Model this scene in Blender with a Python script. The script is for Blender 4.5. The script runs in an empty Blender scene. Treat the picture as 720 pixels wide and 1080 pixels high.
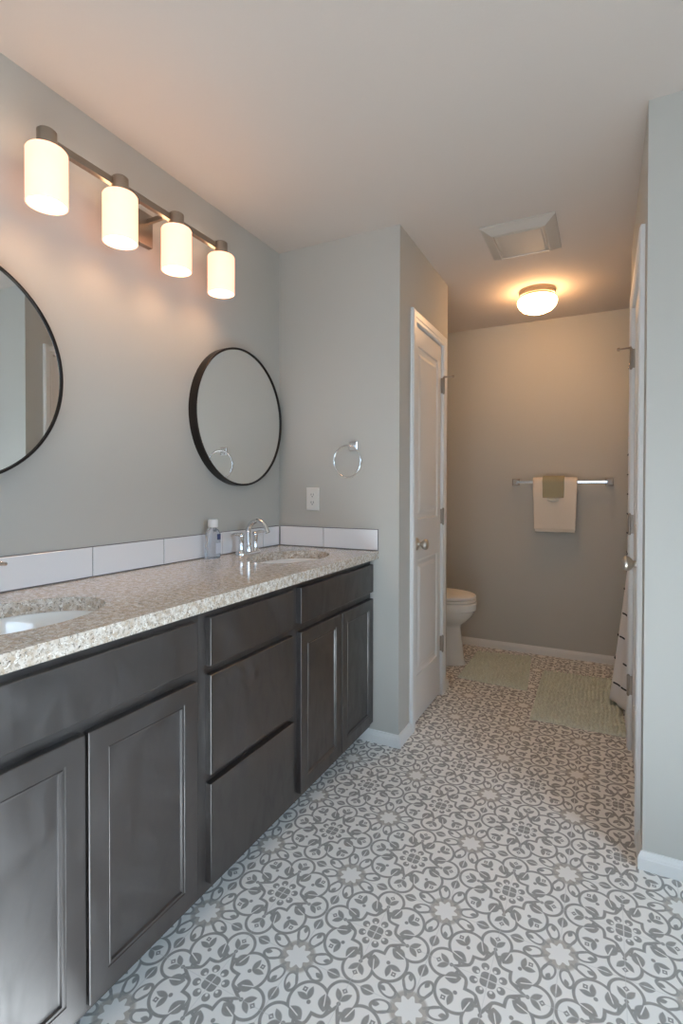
import bpy, bmesh, math, random
from mathutils import Vector, Matrix, noise
random.seed(7)
S = bpy.context.scene
COL = S.collection
PI = math.pi

# ------------------------------------------------------------------ camera
cam_d = bpy.data.cameras.new('camera')
cam = bpy.data.objects.new('camera', cam_d); COL.objects.link(cam)
YAW, PITCH, ROLL, FPX, PY = 0.4714, -0.0119, 0.0019, 544.75, 521.42
fw = Vector((-math.sin(YAW)*math.cos(PITCH), math.cos(YAW)*math.cos(PITCH), math.sin(PITCH)))
rt = Vector((math.cos(YAW), math.sin(YAW), 0)); up = rt.cross(fw)
r2 = math.cos(ROLL)*rt + math.sin(ROLL)*up; u2 = -math.sin(ROLL)*rt + math.cos(ROLL)*up
mw = Matrix((r2, u2, -fw)).transposed().to_4x4(); mw.translation = (1.5244, -2.2692, 1.2152)
cam.matrix_world = mw
cam_d.sensor_fit = 'VERTICAL'; cam_d.sensor_height = 36.0; cam_d.lens = 36.0*FPX/1080
cam_d.shift_y = -(540-PY)/1080
cam_d.clip_start = 0.02
S.camera = cam

# ------------------------------------------------------------------ world, daylight, exposure
w = bpy.data.worlds.new('world'); S.world = w; w.use_nodes = True
w.node_tree.nodes['Background'].inputs[0].default_value = (0.62, 0.78, 1.0, 1)
w.node_tree.nodes['Background'].inputs[1].default_value = 1.5

def area(name, loc, rot, sx, sy, power, col):
    l = bpy.data.lights.new(name, 'AREA'); l.shape = 'RECTANGLE'; l.size = sx; l.size_y = sy
    l.energy = power; l.color = col
    o = bpy.data.objects.new(name, l); COL.objects.link(o); o.location = loc; o.rotation_euler = rot
    return o
DAY = (0.60, 0.80, 1.0)
DAY_SIDE, DAY_REAR, SUN = 31.0, 5.0, 42.0
al = area('daylight_side_window', (3.36, -1.95, 1.45), (0, math.radians(47), 0), 1.3, 1.3, DAY_SIDE, DAY); al.data.spread = math.radians(120)
al = area('daylight_rear_window', (1.5, -3.92, 1.45), (math.radians(68), 0, 0), 1.5, 1.3, DAY_REAR, DAY); al.data.spread = math.radians(130)
sd = bpy.data.lights.new('sun', 'SUN'); sd.energy = SUN; sd.angle = math.radians(1); sd.color = (0.77, 0.86, 0.95)
so = bpy.data.objects.new('sun', sd); COL.objects.link(so); so.rotation_euler = (math.radians(48.9), 0, 0); so.location = (1.5, -6, 4)
BULB_L, SHADE_E, DOME_E, TOP_E = 60.0, 1.4, 28.0, 11.0
WARM = (1.0, 0.58, 0.31)
vs = S.view_settings
S.display_settings.display_device = 'sRGB'
vs.view_transform = 'Standard'; vs.look = 'None'; vs.gamma = 1.0; vs.exposure = 0.0; vs.use_curve_mapping = False
S.cycles.max_bounces = 10; S.cycles.diffuse_bounces = 6

# ------------------------------------------------------------------ node helpers
def srgb(r, g, b):
    f = lambda c: (c/255/12.92) if c/255 <= 0.04045 else ((c/255+0.055)/1.055)**2.4
    return (f(r), f(g), f(b), 1)

def newmat(name):
    m = bpy.data.materials.new(name); m.use_nodes = True
    return m, m.node_tree, m.node_tree.nodes['Principled BSDF']

def mat(name, col, rough=0.5, metal=0.0, bump=0.0, bscale=200.0, spec=0.5, var=0.0, vscale=6.0, coat=0.0, emit=None, estr=0.0, stretch=None):
    m, t, b = newmat(name)
    b.inputs['Base Color'].default_value = col
    b.inputs['Roughness'].default_value = rough; b.inputs['Metallic'].default_value = metal
    b.inputs['Specular IOR Level'].default_value = spec; b.inputs['Coat Weight'].default_value = coat
    if emit:
        b.inputs['Emission Color'].default_value = (*emit[:3], 1); b.inputs['Emission Strength'].default_value = estr
    tc = t.nodes.new('ShaderNodeTexCoord'); src = tc.outputs['Object']
    if stretch:
        mp = t.nodes.new('ShaderNodeMapping'); mp.inputs['Scale'].default_value = stretch
        t.links.new(src, mp.inputs[0]); src = mp.outputs[0]
    if var:
        n = t.nodes.new('ShaderNodeTexNoise'); n.inputs['Scale'].default_value = vscale; n.inputs['Detail'].default_value = 5
        t.links.new(src, n.inputs['Vector'])
        mx = t.nodes.new('ShaderNodeMix'); mx.data_type = 'RGBA'
        mx.inputs[6].default_value = tuple(c*(1-var) for c in col[:3])+(1,)
        mx.inputs[7].default_value = tuple(min(1, c*(1+var)) for c in col[:3])+(1,)
        rmp = t.nodes.new('ShaderNodeMapRange'); rmp.inputs[1].default_value = 0.3; rmp.inputs[2].default_value = 0.7
        t.links.new(n.outputs['Fac'], rmp.inputs[0]); t.links.new(rmp.outputs[0], mx.inputs[0])
        t.links.new(mx.outputs[2], b.inputs['Base Color'])
    if bump:
        n = t.nodes.new('ShaderNodeTexNoise'); n.inputs['Scale'].default_value = bscale; n.inputs['Detail'].default_value = 3
        t.links.new(src, n.inputs['Vector'])
        bp = t.nodes.new('ShaderNodeBump'); bp.inputs['Strength'].default_value = bump; bp.inputs['Distance'].default_value = 0.002
        t.links.new(n.outputs['Fac'], bp.inputs['Height']); t.links.new(bp.outputs[0], b.inputs['Normal'])
    return m

class X:                                   # tiny expression graph over math nodes
    tree = None
    def __init__(s, sock): s.s = sock
    @staticmethod
    def op(o, *a):
        n = X.tree.nodes.new('ShaderNodeMath'); n.operation = o
        for i, v in enumerate(a):
            if isinstance(v, X): X.tree.links.new(v.s, n.inputs[i])
            else: n.inputs[i].default_value = v
        return X(n.outputs[0])
    def __add__(s, o): return X.op('ADD', s, o)
    def __sub__(s, o): return X.op('SUBTRACT', s, o)
    def __rsub__(s, o): return X.op('SUBTRACT', o, s)
    def __mul__(s, o): return X.op('MULTIPLY', s, o)
    __rmul__ = __mul__; __radd__ = __add__
    def __truediv__(s, o): return X.op('DIVIDE', s, o)
def xabs(a): return X.op('ABSOLUTE', a)
def xmin(a, b): return X.op('MINIMUM', a, b)
def xmax(a, b): return X.op('MAXIMUM', a, b)
def xlen(a, b): return X.op('SQRT', a*a + b*b)
def below(a, th, soft=0.004):              # 1 where a < th
    n = X.tree.nodes.new('ShaderNodeMapRange'); n.interpolation_type = 'SMOOTHSTEP'
    X.tree.links.new(a.s, n.inputs[0])
    n.inputs[1].default_value = th-soft; n.inputs[2].default_value = th+soft
    n.inputs[3].default_value = 1; n.inputs[4].default_value = 0
    return X(n.outputs[0])

# ------------------------------------------------------------------ materials
PAINT = srgb(191, 189, 182)
M = {}
M['wall'] = mat('wall_paint', PAINT, 0.75, bump=0.12, bscale=260, spec=0.25)
M['ceiling'] = mat('ceiling_paint', srgb(206, 196, 187), 0.85, bump=0.15, bscale=160, spec=0.2)
M['trim'] = mat('white_trim_paint', srgb(228, 227, 224), 0.35)
M['door'] = mat('white_door_paint', srgb(226, 225, 222), 0.4)
M['wood'] = mat('espresso_wood', srgb(32, 23, 20), 0.46, var=0.28, vscale=5, bump=0.05, bscale=60, stretch=(1, 1, 0.5), spec=0.9)
M['woodbox'] = mat('espresso_box', srgb(40, 35, 34), 0.5, var=0.2, vscale=5)
M['nickel'] = mat('brushed_nickel', (0.62, 0.57, 0.50, 1), 0.32, 1.0)
M['satin'] = mat('satin_nickel_bar', (0.36, 0.31, 0.26, 1), 0.4, 1.0)
M['chrome'] = mat('polished_chrome', (0.82, 0.82, 0.82, 1), 0.1, 1.0)
M['bronze'] = mat('dark_bronze_frame', srgb(46, 40, 36), 0.4, 0.6)
M['mirror'] = mat('mirror_silver', (0.88, 0.89, 0.88, 1), 0.0, 1.0)
M['porcelain'] = mat('white_porcelain', srgb(236, 235, 231), 0.12, coat=0.4)
M['plastic'] = mat('white_plastic', srgb(232, 229, 222), 0.4)
M['dark'] = mat('dark_slot', srgb(40, 38, 36), 0.6)
M['tile'] = mat('white_glossy_tile', srgb(236, 235, 236), 0.15, coat=0.2)
M['grout'] = mat('grey_grout', srgb(120, 116, 116), 0.8)
M['vent'] = mat('vent_plastic', srgb(196, 188, 178), 0.5)
M['towel'] = mat('cream_terry', srgb(232, 220, 204), 0.95, bump=0.6, bscale=420, spec=0.1)
M['handtowel'] = mat('sage_terry', srgb(164, 158, 132), 0.95, bump=0.6, bscale=420, spec=0.1)
M['lace'] = mat('pale_lace', srgb(220, 216, 204), 0.9)
M['curtain'] = mat('white_curtain_cloth', srgb(232, 228, 226), 0.9, bump=0.25, bscale=500, spec=0.1)
M['stitch'] = mat('charcoal_stitching', srgb(45, 45, 50), 0.9)
M['mat'] = mat('sage_chenille', srgb(212, 219, 207), 0.95, bump=0.8, bscale=220, spec=0.1, var=0.16, vscale=95)
M['cap'] = mat('white_cap', srgb(235, 235, 235), 0.4)
M['bluelabel'] = mat('blue_label', srgb(60, 74, 112), 0.5)
M['palelabel'] = mat('pale_label', srgb(205, 210, 220), 0.5)
m, t, b = newmat('clear_plastic'); M['clear'] = m
b.inputs['Base Color'].default_value = (0.80, 0.86, 0.93, 1); b.inputs['Transmission Weight'].default_value = 0.85
b.inputs['Roughness'].default_value = 0.08; b.inputs['IOR'].default_value = 1.18

wt = M['wood'].node_tree; wb = wt.nodes['Principled BSDF']
wn = wt.nodes.new('ShaderNodeTexNoise'); wn.inputs['Scale'].default_value = 9; wn.inputs['Detail'].default_value = 6; wn.inputs['Distortion'].default_value = 1.2
wc = wt.nodes.new('ShaderNodeTexCoord'); wm = wt.nodes.new('ShaderNodeMapping'); wm.inputs['Scale'].default_value = (1, 1.6, .7)
wt.links.new(wc.outputs['Object'], wm.inputs[0]); wt.links.new(wm.outputs[0], wn.inputs['Vector'])
wr = wt.nodes.new('ShaderNodeMapRange'); wr.inputs[1].default_value = .35; wr.inputs[2].default_value = .68; wr.inputs[3].default_value = .32; wr.inputs[4].default_value = .54
wt.links.new(wn.outputs['Fac'], wr.inputs[0]); wt.links.new(wr.outputs[0], wb.inputs['Roughness'])
M['wood'].node_tree.nodes['Principled BSDF'].inputs['IOR'].default_value = 1.75

# frosted glass shade: passes the bulb's light and glows itself
def frosted(name, estr, ecol):
    m = bpy.data.materials.new(name); m.use_nodes = True; t = m.node_tree
    for n in list(t.nodes): t.nodes.remove(n)
    out = t.nodes.new('ShaderNodeOutputMaterial')
    tr = t.nodes.new('ShaderNodeBsdfTranslucent'); tr.inputs[0].default_value = (0.24, 0.25, 0.28, 1)
    df = t.nodes.new('ShaderNodeBsdfDiffuse'); df.inputs[0].default_value = (0.82, 0.78, 0.70, 1)
    mx = t.nodes.new('ShaderNodeMixShader'); mx.inputs[0].default_value = 0.75
    t.links.new(tr.outputs[0], mx.inputs[1]); t.links.new(df.outputs[0], mx.inputs[2])
    em = t.nodes.new('ShaderNodeEmission'); em.inputs[0].default_value = (*ecol, 1); em.inputs[1].default_value = estr
    ad = t.nodes.new('ShaderNodeAddShader')
    t.links.new(mx.outputs[0], ad.inputs[0]); t.links.new(em.outputs[0], ad.inputs[1])
    t.links.new(ad.outputs[0], out.inputs[0])
    return m
M['shade'] = frosted('frosted_lamp_glass', SHADE_E, (1.0, 0.45, 0.28))
M['shadetop'] = frosted('shade_top_added_glow', TOP_E, (1.0, 0.62, 0.36))  # extra emission added on the shade shoulders to warm the ceiling
M['dome'] = frosted('frosted_dome_glass', DOME_E, (1.0, 0.56, 0.25))
m = bpy.data.materials.new('lit_bulb'); m.use_nodes = True; t = m.node_tree
for n in list(t.nodes): t.nodes.remove(n)
o_ = t.nodes.new('ShaderNodeOutputMaterial'); e_ = t.nodes.new('ShaderNodeEmission')
e_.inputs[0].default_value = (*WARM, 1); e_.inputs[1].default_value = BULB_L; t.links.new(e_.outputs[0], o_.inputs[0])
M['bulb'] = m

# granite
m, t, b = newmat('speckled_granite'); M['granite'] = m
tc = t.nodes.new('ShaderNodeTexCoord')
def noise_fac(scale, detail, lo, hi, dist=0.0):
    n = t.nodes.new('ShaderNodeTexNoise'); n.inputs['Scale'].default_value = scale; n.inputs['Detail'].default_value = detail
    n.inputs['Distortion'].default_value = dist
    t.links.new(tc.outputs['Object'], n.inputs['Vector'])
    r = t.nodes.new('ShaderNodeMapRange'); r.inputs[1].default_value = lo; r.inputs[2].default_value = hi
    t.links.new(n.outputs['Fac'], r.inputs[0]); return r.outputs[0]
def mixc(f, a, c):
    n = t.nodes.new('ShaderNodeMix'); n.data_type = 'RGBA'; t.links.new(f, n.inputs[0])
    for i, v in ((6, a), (7, c)):
        if isinstance(v, tuple): n.inputs[i].default_value = v
        else: t.links.new(v, n.inputs[i])
    return n.outputs[2]
base = mixc(noise_fac(60, 4, 0.4, 0.62), srgb(216, 208, 198), srgb(188, 170, 150))
base = mixc(noise_fac(150, 3, 0.55, 0.62, 0.6), base, srgb(168, 158, 146))
base = mixc(noise_fac(115, 2, 0.62, 0.66, 1.0), base, srgb(236, 232, 224))
base = mixc(noise_fac(210, 3, 0.62, 0.68, 0.8), base, srgb(70, 64, 62))
t.links.new(base, b.inputs['Base Color']); b.inputs['Roughness'].default_value = 0.12; b.inputs['Coat Weight'].default_value = 0.3

# patterned floor tile
m, t, b = newmat('patterned_floor_tile'); M['floor'] = m
X.tree = t
tc = t.nodes.new('ShaderNodeTexCoord'); sx = t.nodes.new('ShaderNodeSeparateXYZ'); t.links.new(tc.outputs['Object'], sx.inputs[0])
uu = (X(sx.outputs[0]) - 0.8225)/0.3025; vv = (X(sx.outputs[1]) + 0.821)/0.3165
fa = xabs(uu - X.op('ROUND', uu)); fb = xabs(vv - X.op('ROUND', vv))
fx = xmax(fa, fb); fy = xmin(fa, fb)
def circ(cx, cy, r): return xlen(fx-cx, fy-cy) - r
def vesica(x, y, L, W, vein=0.0045):       # pointed leaf along x with a pale vein
    k = xabs(y) + (x*x)*(W/(L*L))
    lf = below(k, W, 0.006)
    if vein: lf = lf*(1-below(xabs(y), vein, 0.003)*below(x, L*.4, .01))
    return lf
def local(cx, cy, dx, dy):
    n = math.hypot(dx, dy); dx /= n; dy /= n
    px = fx-cx; py = fy-cy
    return px*dx + py*dy, py*dx - px*dy
ex = 0.5-fx; ey = 0.5-fy; fr = xlen(ex, ey)
th = X.op('ARCTAN2', ex, ey)               # 0 towards the edge midpoint, 45 degrees towards the star
A25 = math.radians(25)
t1 = xmax((A25-th)/A25, X.op('ADD', 0.0, 0.0)); t2 = xmax((th-A25)/(PI/4-A25), X.op('ADD', 0.0, 0.0))
rF = X.op('POWER', t1, 2.0)*.10 + X.op('POWER', t2, 2.0)*.036 + .180
dF = (fr-rF)/(t1*1.1 + t2*.5 + 1.0)
dark = below(xabs(dF), .0125)
dU = xmin(circ(.285, .285, .160), circ(.5, .137, .125))
dark = xmax(dark, below(xabs(dU), .0125)*below(rF-fr, 0))
p, q = local(.398, .236, .05, .14); dark = xmax(dark, vesica(p, q, .070, .050))
p, q = local(.348, 0, 1, 0); dark = xmax(dark, vesica(p, q, .062, .044))
for (cx, cy, dx, dy) in ((.245, .245, -1, -1), (.5, .140, 0, -1)):
    p, q = local(cx, cy, dx, dy); q = xabs(q)
    a = (p-0.006)*.78 + (q-.030)*.626; bq = (q-.030)*.78 - (p-0.006)*.626
    dark = xmax(dark, vesica(a, bq, .056, .024, 0))
    dark = xmax(dark, below(xabs(p-.052)+q, .026)*(1-below(xabs(p-.052)+q, .008)))
    dark = xmax(dark, below(xlen(p+.056, q), .017))
p, q = local(.205, .070, .205, .070)
le = xlen(p/.076, q/.048)
dark = xmax(dark, below(xabs(le-1.0), .17, .06))
dark = xmax(dark, vesica(p-.040, q+.014, .034, .020, 0)*below(le, 1.0))
s1 = xlen(xmax(xabs(fx*.87+fy*.49-.175)-.06, X.op('ADD', 0.0, 0.0)), fy*.87-fx*.49-.004)
dark = xmax(dark, below(s1, .011))
ph = X.op('PINGPONG', th + PI/8, PI/8)     # folded petal angle
pa = fr*X.op('COSINE', ph) - .118; pb = fr*X.op('SINE', ph)
pet = below(xlen(pa, pb), .033)*(1-below(xlen(pa+.018, pb), .012))
ctr = below(fr + X.op('COSINE', th*4)*.006, .070)*(1-below(xmin(xabs(ex), xabs(ey)), .004, .003))
dark = xmax(dark, xmax(pet, ctr))
sr = xlen(fx, fy); sth = X.op('ARCTAN2', fy, fx)
star = below(sr - X.op('COSINE', sth*8)*.018, .094)
taupe = below(sr, .150, .015)*(1-below(le, 1.0, .05))*(1-star)
dark = dark*(1-star)*(1-taupe*.35)
line = below(fy, .004, .003)*(1-below(sr, .12))
line = xmax(line, below(0.5-fx, .003, .003))
def cmix(f, a, c):
    n = t.nodes.new('ShaderNodeMix'); n.data_type = 'RGBA'
    t.links.new(f.s, n.inputs[0])
    for i, v in ((6, a), (7, c)):
        if isinstance(v, tuple): n.inputs[i].default_value = v
        else: t.links.new(v, n.inputs[i])
    return n.outputs[2]
nz = t.nodes.new('ShaderNodeTexNoise'); nz.inputs['Scale'].default_value = 60; nz.inputs['Detail'].default_value = 4
t.links.new(tc.outputs['Object'], nz.inputs['Vector'])
LIGHT, TAUPE = srgb(240, 237, 232), srgb(188, 181, 172)
dk = cmix(X(nz.outputs['Fac']), srgb(138, 137, 134), srgb(172, 169, 164))
c = cmix(taupe, LIGHT, TAUPE); c = cmix(dark, c, dk); c = cmix(line*.5, c, srgb(206, 205, 202))
t.links.new(c, b.inputs['Base Color']); b.inputs['Roughness'].default_value = 0.42; b.inputs['Specular IOR Level'].default_value = 0.35

# ------------------------------------------------------------------ mesh helpers
def link(name, bm, m, parent=None, smooth=False, loc=None):
    me = bpy.data.meshes.new(name); bmesh.ops.recalc_face_normals(bm, faces=bm.faces[:]); bm.to_mesh(me); bm.free()
    me.materials.append(M[m])
    if smooth:
        for f in me.polygons: f.use_smooth = True
    o = bpy.data.objects.new(name, me); COL.objects.link(o)
    if parent: o.parent = parent
    if loc: o.location = loc
    return o
def autosmooth(o, ang=40):
    for f in o.data.polygons: f.use_smooth = True
    o.data.set_sharp_from_angle(angle=math.radians(ang)); return o
def bev(o, wd=0.003, seg=2):
    md = o.modifiers.new('bevel', 'BEVEL'); md.width = wd; md.segments = seg; md.limit_method = 'ANGLE'; md.angle_limit = math.radians(40)
    return o
def box(bm, x0, x1, y0, y1, z0, z1):
    v = [bm.verts.new(p) for p in ((x0,y0,z0),(x1,y0,z0),(x1,y1,z0),(x0,y1,z0),(x0,y0,z1),(x1,y0,z1),(x1,y1,z1),(x0,y1,z1))]
    for f in ((0,3,2,1),(4,5,6,7),(0,1,5,4),(1,2,6,5),(2,3,7,6),(3,0,4,7)): bm.faces.new([v[i] for i in f])
def boxo(name, m, dims, parent=None, bv=0):
    bm = bmesh.new(); box(bm, *dims); o = link(name, bm, m, parent)
    if bv: bev(o, bv)
    return o
def loft(bm, rings, cap0=True, cap1=True, closed=True):
    R = [[bm.verts.new(p) for p in r] for r in rings]; n = len(R[0])
    for a, c in zip(R, R[1:]):
        for i in range(n if closed else n-1):
            bm.faces.new((a[i], a[(i+1) % n], c[(i+1) % n], c[i]))
    if cap0: bm.faces.new(R[0][::-1])
    if cap1: bm.faces.new(R[-1])
    return R
def frame_of(axis):
    a = Vector(axis).normalized(); h = Vector((0,0,1)) if abs(a.z) < .9 else Vector((1,0,0))
    u = h.cross(a).normalized(); return u, a.cross(u), a
def lathe(bm, o, axis, prof, n=32, cap0=True, cap1=True, sx=1, sy=1):   # prof: (radius, height along axis)
    u, v, a = frame_of(axis); o = Vector(o)
    loft(bm, [[o + a*h + u*(r*sx*math.cos(2*PI*i/n)) + v*(r*sy*math.sin(2*PI*i/n)) for i in range(n)] for r, h in prof], cap0, cap1)
def tube(bm, pts, rad, n=12):
    pts = [Vector(p) for p in pts]; rr = rad if isinstance(rad, (list, tuple)) else [rad]*len(pts)
    rings = []; u = None
    for i, p in enumerate(pts):
        d = (pts[min(i+1, len(pts)-1)] - pts[max(i-1, 0)]).normalized()
        if u is None: u = frame_of(d)[0]
        u = (u - d*u.dot(d)).normalized(); v = d.cross(u)
        rings.append([p + u*(rr[i]*math.cos(2*PI*k/n)) + v*(rr[i]*math.sin(2*PI*k/n)) for k in range(n)])
    loft(bm, rings)
def torus(bm, c, axis, R, r, n=48, k=10):
    u, v, a = frame_of(axis); c = Vector(c); g = []
    for i in range(n):
        d = u*math.cos(2*PI*i/n) + v*math.sin(2*PI*i/n)
        g.append([bm.verts.new(c + d*(R + r*math.cos(2*PI*j/k)) + a*(r*math.sin(2*PI*j/k))) for j in range(k)])
    for i in range(n):
        for j in range(k): bm.faces.new((g[i][j], g[(i+1)%n][j], g[(i+1)%n][(j+1)%k], g[i][(j+1)%k]))
def stepped(bm, mapf, a0, a1, b0, b1, prof, cap0=True, cap1=True):      # rectangle rings: (inset, height)
    loft(bm, [[Vector(mapf(a0+i, b0+i, h)), Vector(mapf(a1-i, b0+i, h)), Vector(mapf(a1-i, b1-i, h)), Vector(mapf(a0+i, b1-i, h))] for i, h in prof], cap0, cap1)
def sweep(bm, path, prof, mapf):           # mitred moulding: path in 2D, prof (offset to the left, height)
    P = [Vector(p) for p in path]; rings = []
    for i, p in enumerate(P):
        d0 = (P[i]-P[i-1]).normalized() if i else None
        d1 = (P[i+1]-P[i]).normalized() if i < len(P)-1 else None
        n0 = Vector((-d0.y, d0.x)) if d0 else None; n1 = Vector((-d1.y, d1.x)) if d1 else None
        if n0 and n1: n = (n0+n1); n = n/(1+n0.dot(n1))
        else: n = n0 or n1
        rings.append([Vector(mapf(p.x + n.x*u, p.y + n.y*u, h)) for u, h in prof])
    loft(bm, rings)
def thing(name, label, cat, loc=(0,0,0), group=None):
    o = bpy.data.objects.new(name, None); o.empty_display_size = .1; COL.objects.link(o); o.location = loc
    return tag(o, label, cat, group)
def tag(o, label, cat, group=None):
    o['label'] = label; o['category'] = cat
    if group: o['group'] = group
    return o
def struct(o, label=None):
    o['kind'] = 'structure'
    if label: o['label'] = label
    return o
def copy_tree(o, parent=None):
    c = o.copy(); COL.objects.link(c)
    if parent: c.parent = parent
    for ch in list(o.children): copy_tree(ch, c)
    return c

# ------------------------------------------------------------------ room shell
H = 2.44; XW = .6697; YD = .8172; YB = 1.7525; XR = 1.639; YE = -.3668
XMAX, YMIN = 3.3, -3.85
def slab(name, dims, m='wall', label=None): return struct(boxo(name, m, dims), label)
slab('floor', (-.1, XMAX+.1, YMIN-.1, YB+.1, -.1, 0), 'floor', 'grey and white patterned tile floor')
slab('ceiling', (-.1, XMAX+.1, YMIN-.1, YB+.1, H, H+.1), 'ceiling', 'pale painted ceiling')
slab('wall_left', (-.1, 0, YMIN-.1, YB+.1, 0, H), 'wall', 'sage wall behind the vanity')
slab('wall_back', (0, 2.55, YB, YB+.1, 0, H), 'wall', 'sage wall behind the towel bar')
slab('wall_pier', (0, XW, 0, .1, 0, H), 'wall', 'beige lit wall at the end of the vanity')
slab('wall_niche_left', (0, XW-.1, YD-.1, YD, 0, H))
L0, L1, DH = .203, .702, 2.052            # linen door opening
R0, R1 = -.205, .47                        # opening of the opposite door
bm = bmesh.new()
box(bm, XW-.1, XW, .1, L0, 0, H); box(bm, XW-.1, XW, L1, YD, 0, H); box(bm, XW-.1, XW, L0, L1, DH, H)
struct(link('wall_closet', bm, 'wall'), 'narrow wall holding the left door')
bm = bmesh.new()
box(bm, XR, XR+.12, YE, R0, 0, H); box(bm, XR, XR+.12, R1, YD, 0, H); box(bm, XR, XR+.12, R0, R1, DH, H)
struct(link('wall_right', bm, 'wall'), 'wall holding the right door')
slab('wall_right_front', (XR+.12, XMAX, YE, YE+.12, 0, H), 'wall', 'pale blue grey wall at the right edge')
slab('wall_niche_right', (XR+.12, 2.55, YD-.12, YD, 0, H))
slab('wall_tub_end', (2.45, 2.55, YD, YB, 0, H))
slab('wall_closet_back', (2.4, 2.5, YE+.12, YD-.12, 0, H))
# outer walls with the daylight windows, behind and beside the camera
bm = bmesh.new(); wy0, wy1, wz0, wz1 = -2.6, -1.3, .85, 2.05
box(bm, XMAX, XMAX+.1, YMIN, wy0, 0, H); box(bm, XMAX, XMAX+.1, wy1, YE+.12, 0, H)
box(bm, XMAX, XMAX+.1, wy0, wy1, 0, wz0); box(bm, XMAX, XMAX+.1, wy0, wy1, wz1, H)
struct(link('wall_side', bm, 'wall'))
bm = bmesh.new(); wx0, wx1, wz1 = .55, 2.25, 2.16
box(bm, 0, wx0, YMIN-.1, YMIN, 0, H); box(bm, wx1, XMAX, YMIN-.1, YMIN, 0, H)
box(bm, wx0, wx1, YMIN-.1, YMIN, 0, wz0); box(bm, wx0, wx1, YMIN-.1, YMIN, wz1, H)
struct(link('wall_rear', bm, 'wall'))
bm = bmesh.new()
stepped(bm, lambda a, b_, h: (XMAX+.02+h, a, b_), wy0, wy1, wz0, wz1, [(0, 0), (.05, 0), (.05, .05), (0, .05), (0, 0)], False, False)
struct(link('window_1', bm, 'trim'))
bm = bmesh.new()
stepped(bm, lambda a, b_, h: (a, YMIN-.02-h, b_), wx0, wx1, wz0, wz1, [(0, 0), (.05, 0), (.05, .05), (0, .05), (0, 0)], False, False)
struct(link('window_2', bm, 'trim'))

# baseboards
BB = [(0, 0), (.013, 0), (.013, .036), (.011, .040), (.011, .043), (.007, .050), (.005, .057), (0, .058)]
fl = lambda x, y, h: (x, y, h)
def baseboard(name, path, label):
    bm = bmesh.new(); sweep(bm, path, BB, fl); return struct(link(name, bm, 'trim'), label)
CW = .058                                  # casing width
baseboard('baseboard_pier', [(XW, L0+.006-CW-.002), (XW, 0), (.47, 0)], 'white baseboard around the wall end beside the vanity')
baseboard('baseboard_closet', [(.3, YD), (XW, YD), (XW, L1-.006+CW+.002)], 'white baseboard stub past the left door')
baseboard('baseboard_back', [(1.70, YB), (0, YB)], 'white baseboard along the far wall')
baseboard('baseboard_right', [(3.3, YE), (XR, YE), (XR, R0+.006-CW-.002)], 'white baseboard under the right wall')
baseboard('baseboard_hall', [(XR, R1-.006+CW+.002), (XR, YD), (1.72, YD)], 'white baseboard past the right door')

# casings
CP = [(0, 0), (0, .009), (.004, .013), (.018, .013), (.022, .016), (.050, .017), (CW, .012), (CW, 0)]
def casing(name, y0, y1, xface, sgn, label):
    bm = bmesh.new(); y0 += .006; y1 -= .006; zt = DH-.006
    sweep(bm, [(y0, 0), (y0, zt), (y1, zt), (y1, 0)], [(u, h) for u, h in CP], lambda a, b_, h: (xface+sgn*h, a, b_))
    # jamb lining of the opening
    box(bm, min(xface, xface-sgn*.1), max(xface, xface-sgn*.1), y0-.006, y0, 0, zt)
    box(bm, min(xface, xface-sgn*.1), max(xface, xface-sgn*.1), y1, y1+.006, 0, zt)
    box(bm, min(xface, xface-sgn*.1), max(xface, xface-sgn*.1), y0, y1, zt, zt+.006)
    return struct(link(name, bm, 'trim'), label)
casing('trim_1', L0, L1, XW, 1, 'white casing around the left door')
casing('trim_2', R0, R1, XR, -1, 'white casing around the right door')

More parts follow.
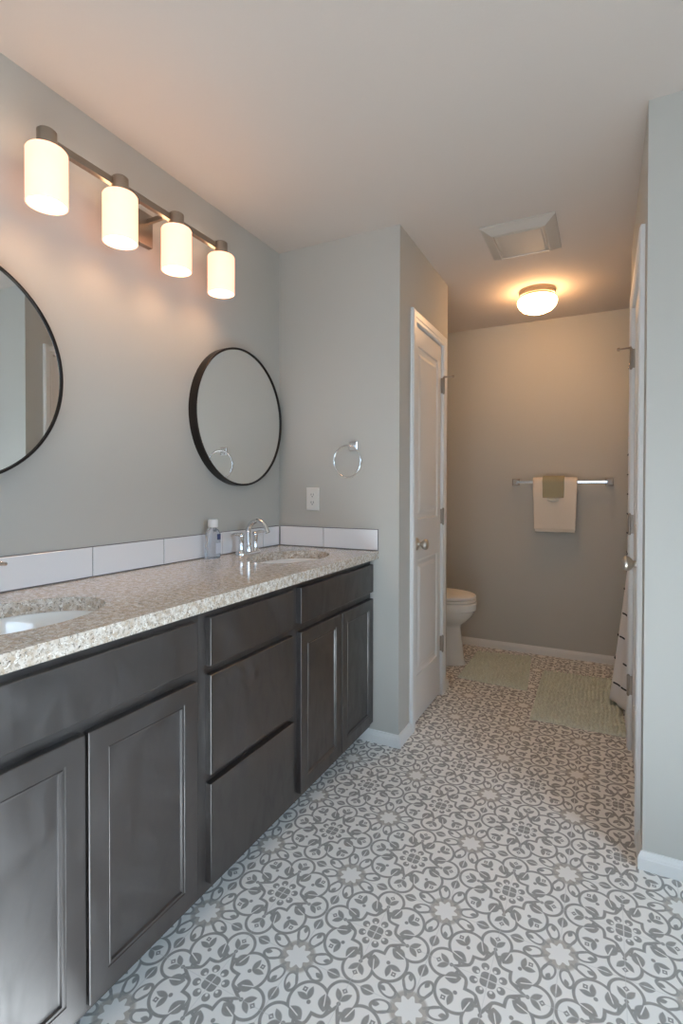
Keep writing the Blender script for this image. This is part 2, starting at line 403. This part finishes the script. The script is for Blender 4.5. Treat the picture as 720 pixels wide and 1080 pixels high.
# panel doors
def knob(name, c, axis, parent):
    bm = bmesh.new()
    lathe(bm, c, axis, [(.0325, -.001), (.0325, .004), (.028, .008), (.014, .012), (.011, .018), (.0115, .026), (.02, .032), (.0265, .041), (.0275, .05), (.024, .058), (.012, .063), (.003, .064)], 32)
    return autosmooth(link(name, bm, 'nickel', parent), 60)
def panel_door(name, y0, y1, xface, sgn, hinge_y, knob_y, label, kz):
    f = lambda a, b_, h: (xface+sgn*h, a, b_)
    bm = bmesh.new(); t = .035
    y0 += .010; y1 -= .010; z0, z1 = .012, DH-.010; st = (.062 if y1-y0 < .5 else .1)
    ys = [y0, y0+st, y1-st, y1]; zs = [z0, .245, .845, 1.055, 1.945, z1]
    V = {}
    for k, (i, j) in enumerate([(i, j) for i in range(4) for j in range(6)]): V[i, j] = bm.verts.new(f(ys[i], zs[j], 0))
    for i in range(3):
        for j in range(5):
            if i == 1 and j in (1, 3): continue
            bm.faces.new((V[i, j], V[i+1, j], V[i+1, j+1], V[i, j+1]))
    for j in (1, 3):
        prof = [(0, 0), (.004, -.006), (.012, -.008), (.03, -.008), (.045, -.002), (.05, -.001)]
        loft(bm, [[Vector(f(ys[1]+i, zs[j]+i, h)), Vector(f(ys[2]-i, zs[j]+i, h)), Vector(f(ys[2]-i, zs[j+1]-i, h)), Vector(f(ys[1]+i, zs[j+1]-i, h))] for i, h in prof], False, True)
    loft(bm, [[Vector(f(y0, z0, h)), Vector(f(y1, z0, h)), Vector(f(y1, z1, h)), Vector(f(y0, z1, h))] for h in (0, -t)], False, True)
    bmesh.ops.remove_doubles(bm, verts=bm.verts[:], dist=.0002)
    d = struct(link(name, bm, 'door'), label)
    knob('door_knob', f(knob_y, kz, 0), (sgn, 0, 0), d)
    for k, z in enumerate((1.815, 1.052, .305)):
        bm = bmesh.new(); hx = xface + sgn*.016
        lathe(bm, (hx, hinge_y, z-.045), (0, 0, 1), [(.004, -.005), (.0065, 0), (.0065, .09), (.004, .095)], 12)
        if k == 0:                         # hinge-pin door stop
            tube(bm, [(hx, hinge_y, z+.05), (hx+sgn*.02, hinge_y+.012, z+.052), (hx+sgn*.045, hinge_y+.02, z+.052)], [.006, .004, .004], 8)
            lathe(bm, (hx+sgn*.045, hinge_y+.02, z+.052), (sgn, 0, 0), [(.008, 0), (.009, .004), (.007, .012)], 12)
        else:
            pass
        box(bm, min(xface-sgn*.004, hx), max(xface-sgn*.004, hx), hinge_y-.004, hinge_y+.004, z-.043, z+.043)
        link('hinge', bm, 'satin', d, True)
        autosmooth(d.children[-1], 35)
    return d
panel_door('door_1', L0, L1, XW-.004, 1, L1-.008, L0+.06, 'white two-panel closet door beside the vanity wall', .93)
panel_door('door_2', R0, R1, XR+.004, -1, R1-.008, R0+.065, 'white door seen edge-on in the right wall', .945)

# ------------------------------------------------------------------ vanity
XFF, XF = .525, .545                       # face frame, door face
vf = lambda a, b_, h: (XFF+h, a, b_)
T = .020
DOORP = [(0, 0), (0, T-.0015), (.0015, T), (.046, T), (.047, T-.002), (.051, T-.002), (.052, T-.0005), (.055, T-.0008), (.057, T-.0065), (.060, T-.007)]
SLABP = [(0, 0), (0, T-.0015), (.0015, T)]
def vdoor(name, y0, y1, z0, z1, prof, parent):
    bm = bmesh.new(); stepped(bm, vf, y0, y1, z0, z1, prof); return link(name, bm, 'wood', parent)
def carcass(y0, y1, holes, parent):
    bm = bmesh.new(); z0, z1 = .07, .88
    X0, X1, w_ = .012, XFF, .016           # open-topped box: back, sides, bottom and a full face frame
    O = [(X0, y0), (X1, y0), (X1, y1), (X0, y1)]; I = [(X0+w_, y0+w_), (X1-w_, y0+w_), (X1-w_, y1-w_), (X0+w_, y1-w_)]
    loft(bm, [[Vector((*p, z)) for p in r] for r, z in ((O, z0), (O, z1), (I, z1), (I, z0+w_))])
    link('cabinet_body', bm, 'wood', parent)
    boxo('toe_kick', 'woodbox', (.012, .455, y0, y1, 0, .0695), parent)
def sink_cabinet(y0, y1, a, mid, c, label, group):
    t_ = thing('sink_cabinet', label, 'cabinet', (0, 0, 0), group)
    carcass(y0, y1, None, t_)
    vdoor('false_front', a, c, .722, .852, SLABP, t_)
    vdoor('cabinet_door', a, mid-.004, .098, .690, DOORP, t_)
    vdoor('cabinet_door', mid+.004, c, .098, .690, DOORP, t_)
    return t_
sink_cabinet(-1.92, -1.1825, -1.875, -1.539, -1.206, 'large dark brown sink cabinet at the near left end of the vanity', 'vanity cabinets')
td = thing('drawer_cabinet', 'dark brown cabinet with three stacked drawers between the sink cabinets', 'cabinet', (0, 0, 0), 'vanity cabinets')
carcass(-1.182, -.692, None, td)
for z0, z1 in ((.716, .852), (.408, .690), (.100, .382)): vdoor('drawer', -1.151, -.717, z0, z1, SLABP, td)
sink_cabinet(-.6915, -.004, -.668, -.340, -.012, 'dark brown sink cabinet against the far wall end', 'vanity cabinets')

# countertop with two oval cut-outs
ZC, ZT, XC = .9175, .8805, .5674
SINKS = [(-1.555, .30), (-.365, .30)]; AY, AX = .225, .155
def slab_hole(bm, y0, y1, holes):
    xs0, xs1 = .002, XC
    n = 72
    secs = []; cur = y0
    for cy, cx in holes:
        secs.append((cur, cy-.26, None)); secs.append((cy-.26, cy+.26, (cx, cy))); cur = cy+.26
    secs.append((cur, y1, None))
    for a, c_, h in secs:
        if h is None:
            for z in (ZT, ZC): bm.faces.new([bm.verts.new(p) for p in ((xs0, a, z), (xs1, a, z), (xs1, c_, z), (xs0, c_, z))])
            continue
        angs = sorted(set([2*PI*i/n for i in range(n)] + [math.atan2(yy-h[1], xx-h[0]) % (2*PI) for xx in (xs0, xs1) for yy in (a, c_)]))
        ins, outs = [], []
        for th in angs:
            dx, dy = math.cos(th), math.sin(th)
            tx = ((xs1-h[0])/dx if dx > 1e-9 else (xs0-h[0])/dx if dx < -1e-9 else 1e9)
            ty = ((c_-h[1])/dy if dy > 1e-9 else (a-h[1])/dy if dy < -1e-9 else 1e9)
            s = min(tx, ty); outs.append((h[0]+dx*s, h[1]+dy*s))
            e = 1/math.sqrt((dx/AX)**2+(dy/AY)**2); ins.append((h[0]+dx*e, h[1]+dy*e))
        rings = {}
        for z in (ZT, ZC):
            I = [bm.verts.new((*p, z)) for p in ins]; O = [bm.verts.new((*p, z)) for p in outs]; rings[z] = I
            for i in range(len(I)):
                j = (i+1) % len(I); bm.faces.new((O[i], O[j], I[j], I[i]))
        A, B = rings[ZT], rings[ZC]
        for i in range(len(A)):
            j = (i+1) % len(A); bm.faces.new((A[i], A[j], B[j], B[i]))
    for p in (((xs0, y0), (xs1, y0)), ((xs1, y0), (xs1, y1)), ((xs1, y1), (xs0, y1)), ((xs0, y1), (xs0, y0))):
        bm.faces.new([bm.verts.new((*p[0], ZT)), bm.verts.new((*p[1], ZT)), bm.verts.new((*p[1], ZC)), bm.verts.new((*p[0], ZC))])
bm = bmesh.new(); slab_hole(bm, -1.93, -.001, SINKS); bmesh.ops.remove_doubles(bm, verts=bm.verts[:], dist=1e-5)
tag(link('countertop', bm, 'granite'), 'long speckled beige granite countertop with two oval sink openings', 'countertop')

# sinks
def make_sink(cy, cx, label):
    t_ = thing('sink', label, 'sink', (cx, cy, ZC-.03), 'undermount sinks')
    bm = bmesh.new(); n = 64
    prof = [(1.10, -.0075), (1.0, -.0075), (.985, -.013), (.95, -.04), (.86, -.085), (.68, -.115), (.40, -.130), (.14, -.137)]
    rings = [[Vector(((AX*k)*math.cos(2*PI*i/n), (AY*k)*math.sin(2*PI*i/n), h)) for i in range(n)] for k, h in prof]
    loft(bm, rings, False, False)
    o = link('basin', bm, 'porcelain', t_, True)
    bm = bmesh.new(); lathe(bm, (0, 0, -.139), (0, 0, 1), [(.034, 0), (.034, .004), (.026, .005), (.022, .002), (.018, .002), (.016, .006), (.004, .008)], 32)
    autosmooth(link('drain', bm, 'chrome', t_))
    return t_
make_sink(*SINKS[0], 'white oval sink bowl at the near left of the countertop')
make_sink(*SINKS[1], 'white oval sink bowl under the far round mirror')

# faucets
def make_faucet():
    t_ = thing('faucet', 'polished centerset faucet behind the far sink beside the corner', 'faucet', (.075, -.362, ZC), 'vanity faucets')
    bm = bmesh.new(); n = 40                # base plate
    ring = lambda k, h: [Vector(((.026*k)*math.cos(2*PI*i/n), (.052 if math.sin(2*PI*i/n) >= 0 else -.052) + (.026*k)*math.sin(2*PI*i/n), h)) for i in range(n)]
    loft(bm, [ring(1, 0), ring(1, .006), ring(.9, .010)])
    autosmooth(link('base_plate', bm, 'chrome', t_))
    bm = bmesh.new()
    lathe(bm, (0, 0, .009), (0, 0, 1), [(.020, 0), (.018, .012), (.0135, .03)], 24)
    pts = [(0, 0, .03), (.0, 0, .07)] + [(.052-.052*math.cos(a), 0, .095+.055*math.sin(a)) for a in [PI*k/14 for k in range(0, 13)]] + [(.108, 0, .098)]
    tube(bm, pts, [.0135]*2 + [.0130 - .0003*k for k in range(13)] + [.011], 16)
    autosmooth(link('spout', bm, 'chrome', t_), 50)
    for s in (-1, 1):
        bm = bmesh.new()
        lathe(bm, (0, s*.052, .009), (0, 0, 1), [(.019, 0), (.0165, .006), (.0125, .022), (.0125, .062), (.0145, .068), (.0145, .078), (.010, .086), (.002, .088)], 24)
        h = autosmooth(link('handle', bm, 'chrome', t_), 50)
        bm = bmesh.new()
        tube(bm, [(0, s*.052, .084), (0, s*.075, .092), (0, s*.10, .094), (0, s*.122, .090)], [.008, .0075, .0065, .005], 12)
        autosmooth(link('lever', bm, 'chrome', h), 50)
    return t_
fc = make_faucet()
f2 = copy_tree(fc); f2.location = (.075, -1.555, ZC)
f2['label'] = 'faucet behind the near sink, only its lever tip at the left edge'

# backsplash tiles
def splash(name, mapf, runs, label):
    t_ = thing(name, label, 'backsplash', (0, 0, 0), 'backsplash tile strips')
    bm = bmesh.new()
    for a, c_ in runs: stepped(bm, mapf, a+.0015, c_-.0015, ZC+.0035, ZC+.100, [(0, .002), (0, .009), (.0015, .0105)])
    link('tiles', bm, 'tile', t_)
    bm = bmesh.new(); stepped(bm, mapf, runs[0][0], runs[-1][1], ZC+.0003, ZC+.1025, [(0, .0005), (0, .0075)])
    link('grout', bm, 'grout', t_)
    return t_
splash('backsplash', lambda a, b_, h: (h, a, b_), [(-1.93, -1.735), (-1.735, -1.425), (-1.425, -1.116), (-1.116, -.805), (-.805, -.463), (-.463, -.155), (-.155, -.0125)], 'long row of white tiles along the wall behind both sinks')
splash('side_splash', lambda a, b_, h: (a, -h, b_), [(.0125, .271), (.271, .566)], 'short row of two white tiles on the wall end under the outlet')

# soap bottle
tb = thing('soap_bottle', 'clear plastic bottle with a white cap on the countertop by the backsplash', 'bottle', (.055, -.578, ZC))
bm = bmesh.new()
def rrect(wx, wy, r, h, n=6):
    out = []
    for (sx_, sy_, a0) in ((1, 1, 0), (-1, 1, PI/2), (-1, -1, PI), (1, -1, 1.5*PI)):
        for k in range(n+1):
            a = a0 + PI/2*k/n; out.append(Vector((sx_*(wx-r)+r*math.cos(a), sy_*(wy-r)+r*math.sin(a), h)))
    return out
loft(bm, [rrect(.018, .032, .012, .0005), rrect(.019, .033, .012, .004), rrect(.019, .033, .012, .105), rrect(.0165, .028, .012, .118), rrect(.013, .016, .012, .128), rrect(.0125, .0125, .012, .132)])
autosmooth(link('bottle_body', bm, 'clear', tb), 50)
bm = bmesh.new(); lathe(bm, (0, 0, .1325), (0, 0, 1), [(.019, 0), (.0205, .002), (.0205, .03), (.018, .034), (.002, .035)], 28)
autosmooth(link('cap', bm, 'cap', tb))
bm = bmesh.new(); stepped(bm, lambda a, b_, h: (.0192+h, a, b_), .004, .026, .080, .104, [(0, 0), (0, .0006)]); link('emblem', bm, 'bluelabel', tb)
bm = bmesh.new(); stepped(bm, lambda a, b_, h: (.0192+h, a, b_), -.004, .027, .022, .066, [(0, 0), (0, .0006)]); link('label_patch', bm, 'palelabel', tb)

# ------------------------------------------------------------------ mirrors
def make_mirror(cy, label):
    cz, R = 1.540, .314
    t_ = thing('round_mirror', label, 'mirror', (0, cy, cz), 'round wall mirrors')
    bm = bmesh.new(); lathe(bm, (0, 0, 0), (1, 0, 0), [(R-.03, .0005), (R, .0005), (R, .038), (R-.002, .040), (R-.007, .040), (R-.008, .034)], 96, False, False)
    autosmooth(link('frame', bm, 'bronze', t_), 30)
    bm = bmesh.new(); lathe(bm, (0, 0, 0), (1, 0, 0), [(R-.009, .028), (R-.009, .0345)], 96)
    link('mirror_glass', bm, 'mirror', t_)
    return t_
make_mirror(-1.552, 'round dark framed mirror above the near sink, cut by the left edge')
make_mirror(-.349, 'round dark framed mirror above the far sink, showing the towel ring')

# ------------------------------------------------------------------ vanity light
XL, YL, DY = .13, -.981, .245
tl = thing('vanity_light', 'four-shade nickel vanity light bar with frosted glass shades above the mirrors', 'wall lamp', (0, YL, 2.17))
boxo('back_plate', 'satin', (.0005, .024, -.052, .112, -.068, .052), tl, .003)
bm = bmesh.new()
box(bm, XL-.022, XL-.004, -.372, .372, .010, .034)
bar = bev(link('cross_bar', bm, 'satin', tl), .002)
for s in (-1, 1):
    bm = bmesh.new(); box(bm, .024, XL-.022, .03+s*.058-.006, .03+s*.058+.006, .013, .029); link('bracket_arm', bm, 'satin', tl)
for k in range(4):
    y = (k-1.5)*DY
    bm = bmesh.new(); lathe(bm, (XL, y, -.014), (0, 0, 1), [(.026, 0), (.026, .052), (.023, .055), (.003, .055)], 32)
    autosmooth(link('socket_cup', bm, 'satin', tl))
    bm = bmesh.new()
    lathe(bm, (XL, y, -.166), (0, 0, 1), [(.050, .0), (.0535, .0), (.0535, .146), (.050, .151), (.024, .152), (.024, .149), (.049, .147), (.050, .143), (.050, 0)], 48, False, False)
    sh = autosmooth(link('lamp_shade', bm, 'shade', tl), 50)
    sh.data.materials.append(M['shadetop'])
    for f in sh.data.polygons:
        if abs(f.normal.z) > .9 and f.center.z > -.02: f.material_index = 1
    bm = bmesh.new()
    lathe(bm, (XL, y, -.128), (0, 0, 1), [(.004, 0), (.018, .004), (.027, .016), (.029, .03), (.025, .046), (.016, .062), (.013, .075), (.013, .111)], 24)
    autosmooth(link('bulb', bm, 'bulb', sh), 60)

# ------------------------------------------------------------------ pier fittings
tr_ = thing('towel_ring', 'chrome towel ring hanging on the wall above the outlet', 'towel ring', (.434, 0, 1.418))
bm = bmesh.new(); stepped(bm, lambda a, b_, h: (a, -h, b_), -.022, .022, -.022, .022, [(0, .0005), (0, .008), (.004, .011)])
link('mount_plate', bm, 'chrome', tr_)
bm = bmesh.new(); box(bm, -.010, .010, -.045, -.009, -.010, .008); bev(link('post', bm, 'chrome', tr_), .002)
bm = bmesh.new(); torus(bm, (-.012, -.047, -.074), (.12, 1, .06), .076, .0042, 64, 10)
link('ring', bm, 'chrome', tr_, True)

to = thing('wall_outlet', 'white duplex outlet on the wall below the towel ring', 'outlet', (.2055, 0, 1.16))
bm = bmesh.new(); stepped(bm, lambda a, b_, h: (a, -h, b_), -.0365, .0365, -.058, .058, [(0, .0005), (0, .003), (.004, .006)]); link('cover_plate', bm, 'plastic', to)
for s in (-1, 1):
    bm = bmesh.new(); zc = s*.0195
    lathe(bm, (0, -.0055, zc), (0, -1, 0), [(.0165, 0), (.0165, .0022)], 24, sx=1, sy=.85); r_ = link('receptacle', bm, 'plastic', to)
    for dx in (-.0063, .0063):
        bm = bmesh.new(); box(bm, dx-.0013, dx+.0013, -.0082, -.0078, zc-.001, zc+.009); link('slot', bm, 'dark', r_)
    bm = bmesh.new(); lathe(bm, (0, -.0078, zc-.007), (0, -1, 0), [(.0028, 0), (.0028, .0004)], 12); link('ground_hole', bm, 'dark', r_)

# ------------------------------------------------------------------ ceiling fittings
tv = thing('exhaust_fan', 'square white exhaust fan cover on the ceiling', 'ceiling vent', (1.155, .385, H))
bm = bmesh.new()
stepped(bm, lambda a, b_, h: (a, b_, -h), -.165, .165, -.185, .185, [(0, .0005), (0, .008), (.010, .012), (.045, .032), (.052, .033), (.055, .028), (.064, .028)], True, False)
link('vent_frame', bm, 'vent', tv)
bm = bmesh.new(); stepped(bm, lambda a, b_, h: (a, b_, -h), -.101, .101, -.121, .121, [(0, .024), (0, .029), (.004, .031)]); link('vent_panel', bm, 'vent', tv)

tf = thing('ceiling_light', 'round frosted dome light on the ceiling of the toilet area', 'ceiling lamp', (1.143, 1.14, H))
bm = bmesh.new(); lathe(bm, (0, 0, 0), (0, 0, -1), [(.108, .0005), (.108, .012), (.103, .014), (.103, .022), (.107, .024), (.107, .034), (.101, .036), (.101, .044), (.09, .046)], 48, True, True)
autosmooth(link('base_ring', bm, 'satin', tf), 30)
bm = bmesh.new()
lathe(bm, (0, 0, -.044), (0, 0, -1), [(.095, .0), (.110, .008), (.1165, .020), (.116, .034), (.107, .054), (.088, .074), (.058, .088), (.026, .094), (.003, .095)], 48)
link('glass_dome', bm, 'dome', tf, True)

# ------------------------------------------------------------------ towel bar and towels
YBAR, ZBAR = YB-.062, 1.262
tw = thing('towel_bar', 'chrome towel bar with square ends on the far wall', 'towel bar', (1.243, YB, ZBAR))
for s in (-1, 1):
    bm = bmesh.new(); stepped(bm, lambda a, b_, h: (a, -h, b_), s*.308-.026, s*.308+.026, -.026, .026, [(0, .0005), (0, .008), (.004, .011)]); e = link('mount_plate', bm, 'satin', tw)
    bm = bmesh.new(); box(bm, s*.308-.013, s*.308+.013, -.076, -.009, -.015, .015); bev(link('post', bm, 'satin', e), .002)
bm = bmesh.new(); box(bm, -.300, .300, -.070, -.054, -.008, .008); bev(link('rail', bm, 'chrome', tw), .002)

def draped(name, x0, x1, rad, zf, zb, m, layers, amp, label=None, cat=None, parent=None, seed=0):
    bm = bmesh.new(); nx = 22
    for (r, f, b_, inset) in layers:
        prof = []
        nz_ = 22
        for k in range(nz_+1): prof.append((YBAR - r, f + (ZBAR-f)*k/nz_))
        for k in range(1, 10): a = PI*k/10; prof.append((YBAR - r*math.cos(a), ZBAR + r*math.sin(a)))
        for k in range(nz_+1): prof.append((YBAR + r, ZBAR - (ZBAR-b_)*k/nz_))
        th = .006
        G = []
        for i in range(nx+1):
            x = x0+inset + (x1-x0-2*inset)*i/nx; row = []
            for j, (y, z) in enumerate(prof):
                nz1 = noise.noise(Vector((x*9+seed, z*4, r*30)))
                sag = max(0, ZBAR-z)
                yy = y + (amp*nz1*min(1, sag*6) if y < YBAR else -0*nz1)
                xx = x + (.5-(i/nx))*.02*min(1, sag/.3) + .003*noise.noise(Vector((z*14+seed, i*.1, 3)))
                row.append(bm.verts.new((xx, yy, z + (.004*noise.noise(Vector((x*16, r*40, seed+2))) if j == 0 else 0))))
            G.append(row)
        for i in range(nx):
            for j in range(len(prof)-1): bm.faces.new((G[i][j], G[i+1][j], G[i+1][j+1], G[i][j+1]))
    o = link(name, bm, m, parent, True)
    md = o.modifiers.new('thick', 'SOLIDIFY'); md.thickness = .009; md.offset = 0
    md = o.modifiers.new('round', 'BEVEL'); md.width = .003; md.segments = 2; md.limit_method = 'ANGLE'; md.angle_limit = 1.0
    if label: tag(o, label, cat)
    return o
draped('bath_towel', 1.062, 1.352, .0, .9, .92, 'towel', [(.030, .925, .95, 0), (.021, .908, .93, .006)], .006, 'folded cream bath towel hung over the towel bar', 'towel', seed=1)
ht = draped('hand_towel', 1.128, 1.272, .0, .9, .92, 'handtowel', [(.041, 1.150, 1.18, 0)], .004, 'small sage hand towel laid over the cream bath towel', 'towel', seed=5)
bm = bmesh.new()
for k in range(9):
    x = 1.165 + .065*k/8; tube(bm, [(x, YBAR-.047, 1.150), (x+.002, YBAR-.049, 1.138-.006*math.sin(PI*k/8)), (x+.004, YBAR-.047, 1.130-.010*math.sin(PI*k/8))], [.005, .006, .004], 8)
link('lace_edge', bm, 'lace', ht, True)

# ------------------------------------------------------------------ toilet
tt = thing('toilet', 'white toilet showing bowl front and closed lid past the left door', 'toilet', (0, 1.285, 0))
def oval(xb, xf_, wd, z, n=40, p=2.3):      # egg outline, blunt at the back (xb), round at the front (xf_)
    out = []; cx = xb + (xf_-xb)*.45
    for i in range(n):
        a = 2*PI*i/n; c_, s = math.cos(a), math.sin(a)
        ex = (xf_-cx) if c_ > 0 else (cx-xb); pw = 2/2.0 if c_ > 0 else 2/3.2
        out.append(Vector((cx + ex*math.copysign(abs(c_)**pw, c_), wd*math.copysign(abs(s)**(2/2.3), s), z)))
    return out
bm = bmesh.new()
loft(bm, [oval(.10, .672, .112, 0), oval(.10, .672, .112, .012), oval(.10, .664, .106, .04), oval(.10, .652, .098, .15), oval(.11, .640, .094, .255), oval(.12, .648, .102, .275), oval(.14, .684, .130, .300), oval(.16, .716, .158, .335), oval(.18, .734, .178, .368), oval(.185, .738, .182, .378), oval(.185, .747, .188, .384), oval(.185, .748, .189, .430), oval(.195, .738, .180, .438)])
autosmooth(link('bowl', bm, 'porcelain', tt), 50)
bm = bmesh.new(); loft(bm, [oval(.22, .738, .178, .441), oval(.215, .743, .184, .444), oval(.215, .743, .184, .456), oval(.22, .738, .178, .460)]); autosmooth(link('seat', bm, 'plastic', tt), 50)
bm = bmesh.new(); loft(bm, [oval(.20, .736, .178, .463), oval(.195, .742, .184, .466), oval(.195, .741, .183, .478), oval(.205, .728, .170, .486), oval(.26, .66, .11, .490)]); autosmooth(link('lid', bm, 'plastic', tt), 50)
bm = bmesh.new(); loft(bm, [[Vector((.105+p.x, p.y, z)) for p in rrect(a, b_, .03, 0)] for a, b_, z in ((.080, .19, .40), (.090, .21, .44), (.096, .225, .78))]); autosmooth(link('tank', bm, 'porcelain', tt), 50)
bm = bmesh.new(); loft(bm, [[Vector((.105+p.x, p.y, z)) for p in rrect(a, b_, .03, 0)] for a, b_, z in ((.098, .23, .781), (.102, .234, .786), (.102, .234, .81), (.096, .228, .818))]); lid_ = autosmooth(link('tank_lid', bm, 'porcelain', tt), 50)
bm = bmesh.new(); lathe(bm, (.203, -.17, .72), (1, 0, 0), [(.014, -.006), (.014, .008), (.008, .012)], 16); tube(bm, [(.213, -.17, .72), (.218, -.13, .716), (.216, -.10, .712)], [.006, .006, .005], 10); autosmooth(link('flush_lever', bm, 'chrome', tt))

# ------------------------------------------------------------------ bath mats
def bath_mat(quad, rows, label, seed):
    bm = bmesh.new(); A, B, C_, D = [Vector((*q, 0)) for q in quad]      # A near-left, B far-left, C far-right, D near-right
    nu = int((A-D).length/.0055); nv = int((A-B).length/.0055); G = []
    for i in range(nu+1):
        row = []
        for j in range(nv+1):
            u, v = i/nu, j/nv
            p = A.lerp(D, u).lerp(B.lerp(C_, u), v)
            wob = noise.noise(Vector((p.x*14+seed, p.y*14, 0)))
            ridge = .5+.5*math.sin((p.x*1.0 + .010*wob + .006*noise.noise(Vector((p.x*40, p.y*40, seed))))*2*PI/.021)
            tuft = noise.noise(Vector((p.x*85, p.y*85, seed+9)))
            e = min(u*nu, (1-u)*nu, v*nv, (1-v)*nv)*.0055
            hh = .005 + .018*ridge**1.5 + .010*tuft
            hh *= min(1, .25+e/.014)
            jx = .004*noise.noise(Vector((p.x*60, p.y*60, seed+4))) if e < .01 else 0
            row.append(bm.verts.new((p.x+jx, p.y+jx, max(.003, hh))))
        G.append(row)
    for i in range(nu):
        for j in range(nv): bm.faces.new((G[i][j], G[i+1][j], G[i+1][j+1], G[i][j+1]))
    rim = [G[i][0] for i in range(nu+1)] + [G[nu][j] for j in range(1, nv+1)] + [G[i][nv] for i in range(nu-1, -1, -1)] + [G[0][j] for j in range(nv-1, 0, -1)]
    low = [bm.verts.new((v.co.x, v.co.y, .0005)) for v in rim]
    for i in range(len(rim)): j = (i+1) % len(rim); bm.faces.new((rim[i], low[i], low[j], rim[j]))
    bm.faces.new(low)
    return tag(link('bath_mat', bm, 'mat', None, True), label, 'bath mat', 'shaggy bath mats')
bath_mat([(.690, 1.012), (.690, 1.585), (1.062, 1.652), (1.118, .985)], 24, 'smaller shaggy sage bath mat in front of the toilet', 3)
bath_mat([(1.180, .592), (1.165, 1.385), (1.600, 1.412), (1.628, .592)], 24, 'larger shaggy sage bath mat beside the shower curtain', 11)

# ------------------------------------------------------------------ tub, rod, shower curtain
bm = bmesh.new(); y0, y1 = YD+.003, YB-.003; x0, x1 = 1.735, 2.447
stepped(bm, lambda a, b_, h: (a, b_, h), x0, x1, y0, y1, [(0, .0), (0, .44), (.006, .45), (.065, .45), (.075, .44), (.11, .16), (.15, .10)])
tag(bev(link('bathtub', bm, 'porcelain'), .008, 3), 'white bathtub hidden behind the shower curtain', 'bathtub')
bm = bmesh.new(); tube(bm, [(1.685, YD+.001, 2.03), (1.685, YB-.001, 2.03)], .0125, 16)
rod = tag(link('shower_rod', bm, 'chrome', None, True), 'chrome rod carrying the shower curtain', 'curtain rod')

def curtain_x(y, z):
    s = (y-.84)/(1.70-.84)
    g = max(0, (1.12-z)/1.12)
    flare = .112*g**1.25
    env = math.exp(-((y-1.0)/.16)**2) if y > 1.0 else (1 if y > .97 else 1-.78*((.97-y)/.12))
    fold = .010*math.sin(y*2*PI/.115 + .6)*(.4+.6*(1-z/2.0)) 
    return 1.668 - flare*env*(1.0) + fold*(1 if y > 1.02 else .5) - .0*s
bm = bmesh.new(); ny, nz_ = 150, 70; G = []
def hem(y): return .038 if y > .93 else .031
for i in range(ny+1):
    y = .845 + (1.735-.845)*i/ny; row = []
    for j in range(nz_+1):
        z = hem(y) + (2.005-hem(y))*j/nz_
        row.append(bm.verts.new((curtain_x(y, z), y, z)))
    G.append(row)
for i in range(ny):
    for j in range(nz_): bm.faces.new((G[i][j], G[i+1][j], G[i+1][j+1], G[i][j+1]))
nf = len(bm.faces)
for r in range(11):
    z = .14 + r*.13
    y = .852
    while y < 1.70:
        if int((y-.85)/.065 + r) % 3 != 2:
            P = [(curtain_x(y+.012*k, z+.004*math.sin(k)) - .0030, y+.012*k, z) for k in range(5)]
            for k in range(0, 4):
                a, b_ = P[k], P[k+1]
                tube(bm, [a, tuple((a[q]+(b_[q]-a[q])*.8) for q in range(3))], .0038, 5)
        y += .065
bm.faces.ensure_lookup_table()
for i in range(nf, len(bm.faces)): bm.faces[i].material_index = 1
cu = link('shower_curtain', bm, 'curtain', None, True); cu.data.materials.append(M['stitch'])
md = cu.modifiers.new('thick', 'SOLIDIFY'); md.thickness = .002; md.offset = 0
tag(cu, 'white shower curtain with rows of dark stitched dashes, flaring at the right', 'shower curtain')
for k in range(9):
    bm = bmesh.new(); y = .87 + k*.102
    torus(bm, (1.685, y, 2.022), (0, 1, 0), .026, .002, 24, 6); link('curtain_ring', bm, 'chrome', cu, True)
